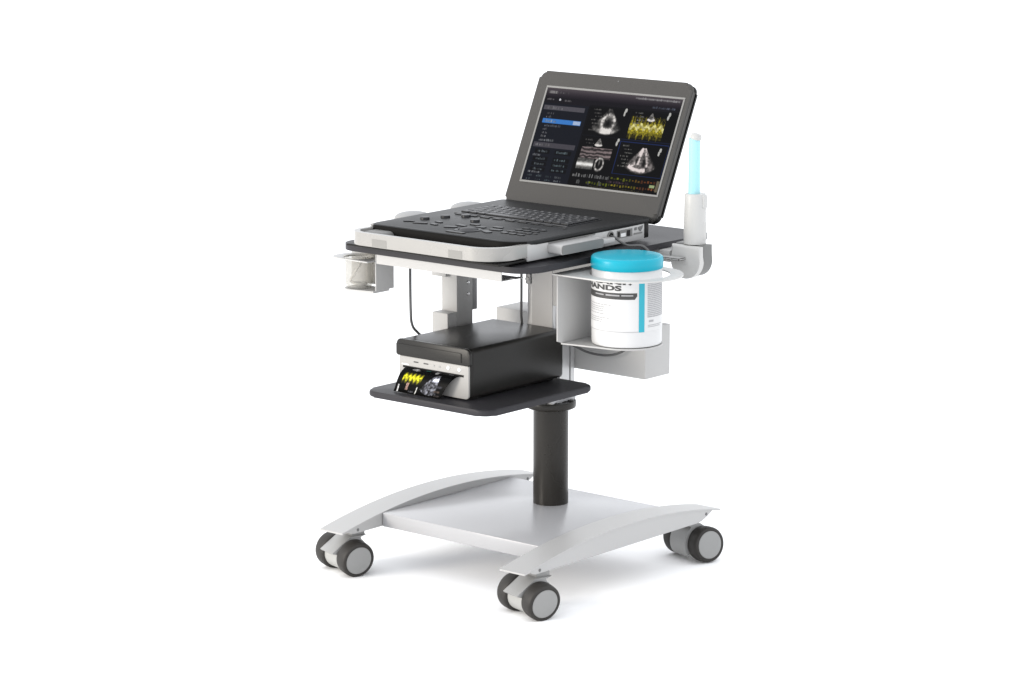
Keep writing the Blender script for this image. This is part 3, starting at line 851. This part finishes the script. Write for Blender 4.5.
# ================================================================== CLEAR CUP
cup = thing('clear_cup', 'smoky clear plastic cup with a coiled pale cord in the left bracket ring', 'cup', (*cupc, .7726))
bm = BM()
add_lathe(bm, [(0, .7728), (.030, .7728), (.035, .7765), (.0368, .783), (.0368, .8525), (.041, .8530), (.041, .8550), (.0345, .8550), (.0345, .785), (.032, .7785), (0, .7765)], (*cupc, 0), 48)
finish(bm, 'cup_wall', 'clear', cup, 40)
bm = BM()
add_tube(bm, [(cupc[0]+.01, cupc[1]+.01, .850), (cupc[0]+.008, cupc[1]-.008, .830), (cupc[0]-.002, cupc[1]-.016, .810), (cupc[0]-.016, cupc[1]-.014, .792), (cupc[0]-.022, cupc[1]+.002, .783), (cupc[0], cupc[1]+.020, .782), (cupc[0]+.020, cupc[1]+.004, .783), (cupc[0]+.006, cupc[1]-.018, .784), (cupc[0]-.014, cupc[1]-.010, .787)], .0030, 10)
finish(bm, 'cord', 'cablelight', cup, 60)

# ================================================================== CABLES
def cable(label, pts, r=.0036, plug=None):
    bm = BM(); add_tube(bm, pts, r, 10)
    if plug: add_lathe(bm, [(0, -.012), (.006, -.012), (.006, .008), (.004, .014), (0, .014)], plug, 16)
    o = finish(bm, 'cable', 'cable', None, 60)
    o['label'] = label; o['category'] = 'cable'; o['group'] = 'grey cables on the cart'
    return o
cable('grey cable hanging from the white channel left of the printer', [(-.513, .100, .868), (-.513, .100, .82), (-.513, .100, .76), (-.512, .100, .705), (-.518, .110, .672), (-.530, .140, .645), (-.540, .200, .615), (-.540, .36, .575), (-.52, .46, .555), (-.46, .450, .550), (-.44, .4205, .550)], plug=(-.513, .100, .836))
cable('straight grey cable dropping behind the printer beside the mast', [(-.3955, .405, .868), (-.3955, .405, .80), (-.3955, .405, .72), (-.3965, .4055, .67), (-.400, .412, .645), (-.408, .428, .600), (-.415, .432, .570), (-.415, .4215, .555)], .0034)
cable('grey cable sagging below the tub bracket in front of the box', [(-.2955, .47, .592), (-.275, .475, .588), (-.235, .485, .574), (-.185, .492, .571), (-.145, .498, .580), (-.118, .506, .597), (-.105, .5160, .612)], .0032)
cable('thin grey cable plugged into the side of the ultrasound laptop', [(X1+.001, .325, .922), (X1+.012, .327, .920), (X1+.020, .340, .908), (X1+.030, .362, .8965), (.008, .392, .8945), (.018, .405, .886), (.018, .420, .870), (-.01, .43, .868)], .0030)

# ------------------------------------------------------------------ light
w = bpy.data.worlds.new('World'); SC.world = w; w.use_nodes = True
nt = w.node_tree; bg = nt.nodes['Background']
bg.inputs[0].default_value = (.945, .965, 1.0, 1); bg.inputs[1].default_value = 1.68
def area(name, loc, target, size, power, col):
    l = bpy.data.lights.new(name, 'AREA'); l.shape = 'DISK'; l.size = size; l.energy = power; l.color = col
    o = bpy.data.objects.new(name, l); COL.objects.link(o); o.location = loc
    o.rotation_euler = (Vector(target)-Vector(loc)).to_track_quat('-Z', 'Y').to_euler()
    return o
area('key_lamp', (-2.5, -4.3, 1.45), (-.3, .3, .5), 2.0, 200, (1, .93, .83))

# ------------------------------------------------------------------ camera
cam = bpy.data.cameras.new('camera'); co = bpy.data.objects.new('camera', cam); COL.objects.link(co); SC.camera = co
f = 3050.; pitch = math.atan(591.5/f); yaw = R(40.27)
dh = Vector((-math.sin(yaw), math.cos(yaw), 0)); fw = dh*math.cos(pitch)+Vector((0, 0, -math.sin(pitch)))
co.location = (4.68824382, -5.63428761, 2.12528107)
co.rotation_euler = fw.to_track_quat('-Z', 'Y').to_euler()
cam.sensor_width = 36; cam.lens = 36*f/1024; cam.clip_start = .1; cam.clip_end = 2000

SC.view_settings.view_transform = 'Standard'; SC.view_settings.look = 'None'
SC.view_settings.exposure = 0; SC.view_settings.gamma = 1
SC.render.resolution_x = 1024; SC.render.resolution_y = 683
SC.cycles.use_denoising = True
SC.cycles.max_bounces = 10
